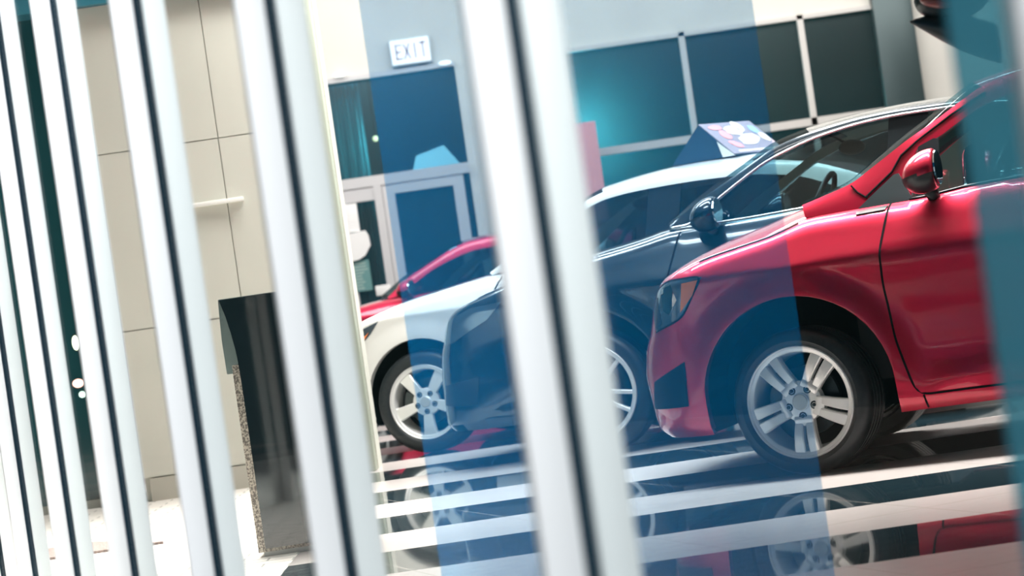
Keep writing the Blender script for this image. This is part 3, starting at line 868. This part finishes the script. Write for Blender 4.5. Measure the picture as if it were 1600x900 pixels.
# ================================================================== OBJECTS
# wedge sign on the white car's roof
def roof_sign():
    a = math.radians(50); r = Vector((math.cos(a), math.sin(a), 0)); n = Vector((math.sin(a), -math.cos(a), 0))
    o = wht.root
    base = o.matrix_basis @ Vector((0, 0, 0))
    p = -math.radians(18)
    ex = Vector((math.cos(p), math.sin(p), 0)); ey = Vector((-math.sin(p), math.cos(p), 0))
    wc = Vector(o.location)
    ap = wc + ex*1.84 - ey*.28
    t = thing('roof_sign', 'triangular advertising sign with a pinkish printed face standing on the white car roof', 'sign', (ap.x, ap.y, 1.566))
    L, b, h = .56, .245, .225
    A = [Vector((0, 0, h)), -n*b, n*b]
    bm = bmesh.new()
    v0 = [bm.verts.new(q) for q in A]; v1 = [bm.verts.new(q + r*L) for q in A]
    bm.faces.new(v0); bm.faces.new(v1[::-1])
    for i in range(3): bm.faces.new([v0[i], v1[i], v1[(i+1) % 3], v0[(i+1) % 3]])
    bmesh.ops.recalc_face_normals(bm, faces=bm.faces[:])
    obj('sign_body', bm, mat('navy_board', (.01, .05, .10), .4), t)
    # printed face: plate just proud of the slope
    S_ = (A[2]-A[0]); sl = S_.normalized(); out = Vector((n.x*h, n.y*h, b)).normalized()
    def plate(name, u0, u1, w0, w1, off, m, th=.004, par=t):
        bm = bmesh.new()
        q = [A[0] + r*u + S_*w + out*(off+k*th) for k in (0, 1) for u, w in ((u0, w0), (u1, w0), (u1, w1), (u0, w1))]
        vs = [bm.verts.new(x) for x in q]
        for f in ((0, 1, 2, 3), (7, 6, 5, 4), (0, 4, 5, 1), (1, 5, 6, 2), (2, 6, 7, 3), (3, 7, 4, 0)): bm.faces.new([vs[i] for i in f])
        bmesh.ops.recalc_face_normals(bm, faces=bm.faces[:])
        return obj(name, bm, m, par)
    pf = plate('printed_face', 0, L, .0, .97, .002, mat('mauve_print', (.30, .27, .33), .4))
    rnd = random.Random(3)
    def blob(cu, cw, ru, rw, m, rot_=0):
        bm = bmesh.new(); vs = []
        for i in range(18):
            a_ = 2*PI*i/18; u = ru*math.cos(a_)*(1+.15*rnd.uniform(-1, 1)); w = rw*math.sin(a_)*(1+.15*rnd.uniform(-1, 1))
            u, w = u*math.cos(rot_)-w*math.sin(rot_), u*math.sin(rot_)+w*math.cos(rot_)
            vs.append(bm.verts.new(A[0] + r*(cu+u) + sl*(cw+w) + out*.0075))
        f = bm.faces.new(vs); bmesh.ops.recalc_face_normals(bm, faces=bm.faces[:])
        rr_ = bmesh.ops.extrude_face_region(bm, geom=[f])
        for g in rr_['geom']:
            if isinstance(g, bmesh.types.BMVert): g.co += out*.0012
        obj('print_shape', bm, m, pf)
    cr = mat('print_cream', (.85, .78, .72), .5); pk = mat('print_pink', (.85, .35, .36), .5); bl = mat('print_blue', (.35, .55, .85), .5)
    blob(.12, .05, .07, .025, pk); blob(.14, .13, .045, .05, pk, .6); blob(.13, .23, .06, .03, pk, .5)
    blob(.27, .09, .09, .05, cr); blob(.33, .19, .12, .055, cr, -.2); blob(.36, .05, .05, .05, cr); blob(.49, .09, .04, .045, bl); blob(.51, .18, .04, .05, cr)
    plate('print_line', .08, .50, .88, .93, .007, cr, .001, pf)
    bm = bmesh.new()
    q = [A[2] + out*.001, A[2] - n*.09, A[0]*.45 + A[2]*.55 - n*.01]
    v0 = [bm.verts.new(x - r*.004) for x in q]; v1 = [bm.verts.new(x + r*.001) for x in q]
    bm.faces.new(v0); bm.faces.new(v1[::-1])
    for i in range(3): bm.faces.new([v0[i], v1[i], v1[(i+1) % 3], v0[(i+1) % 3]])
    bmesh.ops.recalc_face_normals(bm, faces=bm.faces[:]); obj('white_edge', bm, M['pale'], t)
roof_sign()

# granite kiosk
def kiosk():
    t = thing('kiosk', 'waist-high granite kiosk with dark glossy front and curved metal cap', 'kiosk', (-1.186, 10.5, 0))
    gr = mat('granite', (.4, .35, .3), .5)
    noise_color(gr, (.16, .13, .11), (.62, .54, .44), 130, .42, .58, 6, .15)
    bbox_obj('granite_body', (.0, .42, .02, .36, .02, .80), gr, t, bev=.003)
    bbox_obj('plinth', (.02, .40, .04, .34, .0, .02), M['pale'], t)
    # front panel with a curved left edge
    dark = mat('dark_gloss_panel', (.010, .018, .022), .05, coat=1.)
    pts = [(.033, .035), (.033, .60), (.032, .765), (.028, .85), (.018, .93), (.006, 1.0), (-.012, 1.07), (.42, 1.07), (.42, .035)]
    bm = bmesh.new(); a = [bm.verts.new((x, -.002, z)) for x, z in pts]; b = [bm.verts.new((x, .02, z)) for x, z in pts]
    bm.faces.new(a); bm.faces.new(b[::-1]); n = len(pts)
    for i in range(n): bm.faces.new([a[i], b[i], b[(i+1) % n], a[(i+1) % n]])
    bmesh.ops.recalc_face_normals(bm, faces=bm.faces[:]); obj('front_panel', bm, dark, t)
    pts = [(-.024, .765), (-.026, .90), (-.022, 1.0), (-.018, 1.074), (.43, 1.074), (.43, .765)]
    bm = bmesh.new(); a = [bm.verts.new((x, .021, z)) for x, z in pts]; b = [bm.verts.new((x, .37, z)) for x, z in pts]
    bm.faces.new(a); bm.faces.new(b[::-1]); n = len(pts)
    for i in range(n): bm.faces.new([a[i], b[i], b[(i+1) % n], a[(i+1) % n]])
    bmesh.ops.recalc_face_normals(bm, faces=bm.faces[:])
    bmesh.ops.bevel(bm, geom=bm.edges[:], offset=.002, segments=2, affect='EDGES')
    obj('metal_cap', bm, mat('brushed_steel', (.42, .50, .46), .25, .9), t, angle=40)
kiosk()

# mat on the entrance floor
bm = bmesh.new(); box(bm, -2.55, -1.78, 11.95, 12.55, 0, .012)
for v in bm.verts:
    if v.co.x > -2 and v.co.y > 12.2: v.co.x -= .42
tag(obj('door_mat', bm, noise_color(mat('brown_mat', (.22, .16, .14), .9), (.16, .12, .11), (.34, .26, .23), 80)), 'brown fabric mat lying on the bright entrance floor', 'mat')

# outdoor city lights, put in as small lamps on the dark entrance glass
def lamp(name, x, z, rx, rz, colr, s, label):
    t = thing(name, label, 'lamp', (x, 15.40, z))
    bm = bmesh.new(); lathe(bm, [(.0008, -.012), (.6, -.010), (.95, -.004), (1, 0)], 20)
    for v in bm.verts: v.co.x *= rx; v.co.z *= rz
    obj('lens', bm, mat(name+'_glow', colr, .4, emit=colr, estr=s), t, smooth=True)
    bm = bmesh.new(); lathe(bm, [(1, 0.0), (1.15, -.003), (1.2, 0)], 20)
    for v in bm.verts: v.co.x *= rx; v.co.z *= rz
    obj('bezel', bm, M['plastic'], t)
lamp('city_light', -2.855, 2.00, .016, .016, (1, .55, .2), 3, 'tiny orange city light glowing high on the dark entrance glass')
lamp('city_light', -2.645, .998, .022, .045, (.85, 1, .7), 3, 'oval greenish-white city light glowing on the dark entrance glass')
lamp('city_light', -2.665, .755, .034, .026, (1, .55, .45), 3, 'reddish-white city light, middle of three on the dark entrance glass')
lamp('city_light', -2.650, .685, .022, .020, (.7, 1, .85), 1.5, 'pale green city light, lowest on the dark entrance glass')

# exit sign
t = thing('exit_sign', 'white lit EXIT sign on the wall above the left window', 'sign', (-.78, 29.88, 3.72))
bbox_obj('housing', (-.24, .24, 0, .10, -.02, .30), M['pale'], t, bev=.01)
bbox_obj('lit_face', (-.225, .225, -.006, .001, .0, .28), mat('lit_face', (1, .96, .98), .5, emit=(1, .95, .98), estr=1.1), t)
fm = mat('exit_letters', (.75, .62, .68), .5)
def letters(word, x, z, h, w, gap, y, parent, m, strokes):
    for ch in word:
        bm = bmesh.new()
        for (x0, z0, x1, z1) in strokes[ch]:
            a = Vector((x+x0*w, y, z+z0*h)); b = Vector((x+x1*w, y, z+z1*h)); d = (b-a).normalized(); nn = Vector((-d.z, 0, d.x))*h*.075
            vs = [a-nn-d*h*.07, b-nn+d*h*.07, b+nn+d*h*.07, a+nn-d*h*.07]
            f = bm.faces.new([bm.verts.new(v) for v in vs]); rr_ = bmesh.ops.extrude_face_region(bm, geom=[f])
            for g in rr_['geom']:
                if isinstance(g, bmesh.types.BMVert): g.co.y -= .003
        bmesh.ops.recalc_face_normals(bm, faces=bm.faces[:])
        obj('letter', bm, m, parent); x += w+gap
STR = {'E': [(0, 0, 0, 1), (0, 1, 1, 1), (0, .5, .8, .5), (0, 0, 1, 0)], 'X': [(0, 0, 1, 1), (0, 1, 1, 0)], 'I': [(.5, 0, .5, 1)], 'T': [(0, 1, 1, 1), (.5, 0, .5, 1)]}
letters('EXIT', -.165, .06, .16, .06, .035, -.006, t, fm, STR)

# downlights and lamp above the left window
for i, (x, z, lb) in enumerate(((-1.64, 3.70, 'small oval spotlight over the left end of the blue window'), (-.40, 3.66, 'small oval spotlight over the right end of the blue window'))):
    t = thing('spotlight', lb, 'light', (x, 29.86, z), 0, 'spotlights over the blue window')
    bm = bmesh.new(); lathe(bm, [(.0008, -.02), (.5, -.018), (.9, -.008), (1, 0)], 20)
    for v in bm.verts: v.co.x *= .075; v.co.z *= .028
    obj('lens', bm, mat('spot_glow', (1, 1, 1), .4, emit=(1, 1, .97), estr=1.5), t, smooth=True)
    bbox_obj('bracket', (-.02, .02, 0, .14, -.02, .02), M['pale'], t)
t = thing('pendant_lamp', 'tiny orange lamp glowing inside the blue window', 'lamp', (-1.36, 30.6, 2.95))
bm = bmesh.new(); bmesh.ops.create_uvsphere(bm, u_segments=16, v_segments=12, radius=.035); obj('bulb', bm, mat('bulb_glow', (1, .6, .35), .4, emit=(1, .5, .25), estr=4), t, smooth=True)
bm = bmesh.new(); tube(bm, [(0, 0, .03), (0, 0, 3.05)], .006, 6); obj('cord', bm, M['plastic'], t)

# glowing wedge added to stand in for a light reflection in the blue window
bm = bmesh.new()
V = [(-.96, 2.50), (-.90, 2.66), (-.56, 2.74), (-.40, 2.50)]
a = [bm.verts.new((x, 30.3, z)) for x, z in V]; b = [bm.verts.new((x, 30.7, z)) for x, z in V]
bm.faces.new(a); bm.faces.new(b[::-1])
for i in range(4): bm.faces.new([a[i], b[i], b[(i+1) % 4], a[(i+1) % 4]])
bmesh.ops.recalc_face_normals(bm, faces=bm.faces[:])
lb = obj('glow_wedge', bm, mat('glow_wedge', (.9, .9, .92), .5, emit=(1, .8, .8), estr=1.6)); tag(lb, 'white glowing wedge standing in for a light reflection in the blue window', 'reflection')

# curtain imitating overlaid glow at the left end of the blue window and door
bm = bmesh.new(); rows = []
for i in range(70):
    x = lerp(-1.95, -1.46, i/69); y = 30.35 + .03*math.sin(i*.95) + .015*math.sin(i*.41)
    rows.append([(x, y, .05), (x, y, 1.8), (x, y, 3.62)])
grid(bm, rows)
r_ = bmesh.ops.solidify(bm, geom=bm.faces[:], thickness=.006)
tag(obj('streaks', bm, mat('teal_glow', (.16, .50, .54), .8), smooth=True), 'teal curtain imitating overlaid glow at the left end of the blue window', 'streaks')
point('streak_fill', (-1.2, 30.2, 3.0), 22, (.7, 1, 1), .1)

# notices and dispensers on the door glass
paper = mat('white_paper', (.9, .9, .9), .6, emit=(1, 1, 1), estr=.0)
tag(bbox_obj('notice', (-1.90, -1.66, 29.895, 29.915, 1.86, 2.19), paper, bev=.004), 'upright white notice on the left door leaf', 'notice')
bm = bmesh.new()
q = [(-1.90, 1.56), (-1.87, 1.84), (-1.60, 1.86), (-1.57, 1.80), (-1.56, 1.68), (-1.64, 1.57), (-1.72, 1.53), (-1.87, 1.52)]
a = [bm.verts.new((x, 29.84, z)) for x, z in q]; b = [bm.verts.new((x, 29.91, z)) for x, z in q]
bm.faces.new(a); bm.faces.new(b[::-1])
for i in range(8): bm.faces.new([a[i], b[i], b[(i+1) % 8], a[(i+1) % 8]])
bmesh.ops.recalc_face_normals(bm, faces=bm.faces[:])
tag(obj('dispenser', bm, paper), 'white rounded box below the upright notice on the left door', 'dispenser')
t = thing('price_board', 'grey-green board with lines of small print on the left door', 'board', (-1.74, 29.89, 1.16))
bbox_obj('board', (-.13, .13, 0, .015, 0, .36), mat('board_green', (.12, .28, .28), .6), t)
for k in range(9):
    bbox_obj('print_line', (-.11, .02+.09*random.random(), -.003, .0, .03+k*.036, .042+k*.036), mat('board_print', (.45, .55, .52), .6), t)
tag(bbox_obj('notice', (-1.58, -1.40, 29.895, 29.915, 1.08, 1.20), paper, bev=.01), 'small white notice low on the left door near the pink car bonnet', 'notice')

# pink banner left of the teal window
t = thing('banner', 'pale pink upright banner beside the teal back window', 'banner', (.95, 29.5, 0))
bbox_obj('panel', (-.27, .27, -.01, .01, .35, 2.72), mat('pink_banner', (.85, .40, .42), .6), t)
bbox_obj('base', (-.27, .27, -.18, .18, 0, .04), M['greyplastic'], t, bev=.01)
bbox_obj('pole', (-.015, .015, .012, .04, .03, 2.72), M['rim'], t)

# solid stand-in for a car mirror reflected in the glass, top right
t = thing('reflected_mirror', 'solid stand-in for a reflected dark mirror housing with a dull red glint at the upper right', 'mirror', (1.39, 8.0, 1.51))
bm = bmesh.new(); bmesh.ops.create_uvsphere(bm, u_segments=28, v_segments=18, radius=1)
for v in bm.verts:
    v.co.x *= .12; v.co.y *= .08; v.co.z *= .075
bmesh.ops.translate(bm, verts=bm.verts[:], vec=(.10, 0, .145)); obj('housing', bm, M['plastic'], t, smooth=True)
bm = bmesh.new(); rows = []
for i in range(13):
    k = i/12; zc_ = lerp(.085, -.02, k**1.2); h = .004 + .06*math.sin(PI*.5*min(1, k*1.3)); 
    rows.append([(-.04 + .26*k, .055*math.cos(a_)*min(1, .1+k*2), zc_ + h*math.sin(a_)) for a_ in [2*PI*j/14 for j in range(14)]])
V = grid(bm, rows, closed=True); bm.faces.new(V[0][::-1]); bm.faces.new(V[-1])
obj('foot', bm, M['plastic'], t, smooth=True)
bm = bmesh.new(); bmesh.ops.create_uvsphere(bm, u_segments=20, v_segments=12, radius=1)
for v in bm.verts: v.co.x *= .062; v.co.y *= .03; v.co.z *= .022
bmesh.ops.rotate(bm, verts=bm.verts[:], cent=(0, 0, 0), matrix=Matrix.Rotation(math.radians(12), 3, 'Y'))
bmesh.ops.translate(bm, verts=bm.verts[:], vec=(.05, -.058, .13)); obj('red_glint', bm, mat('dull_red', (.35, .06, .05), .3, coat=1), t, smooth=True)  # red reflection on the housing, put in as a solid
bm = bmesh.new(); tube(bm, [(.12, 0, .2), (.12, 0, 4.2)], .012, 8); obj('rod', bm, M['plastic'], t)  # added rod that carries the stand-in

point('far_room_fill', (1.15, 32.4, 2.8), 190, (.75, 1., .88), .15)  # added light, its glow stands in for a reflection in the right glazing
point('far_room_fill', (-1.2, 31.6, 4.6), 110, (.25, .75, 1.), .3)  # unseen fill added to turn the left glazing teal
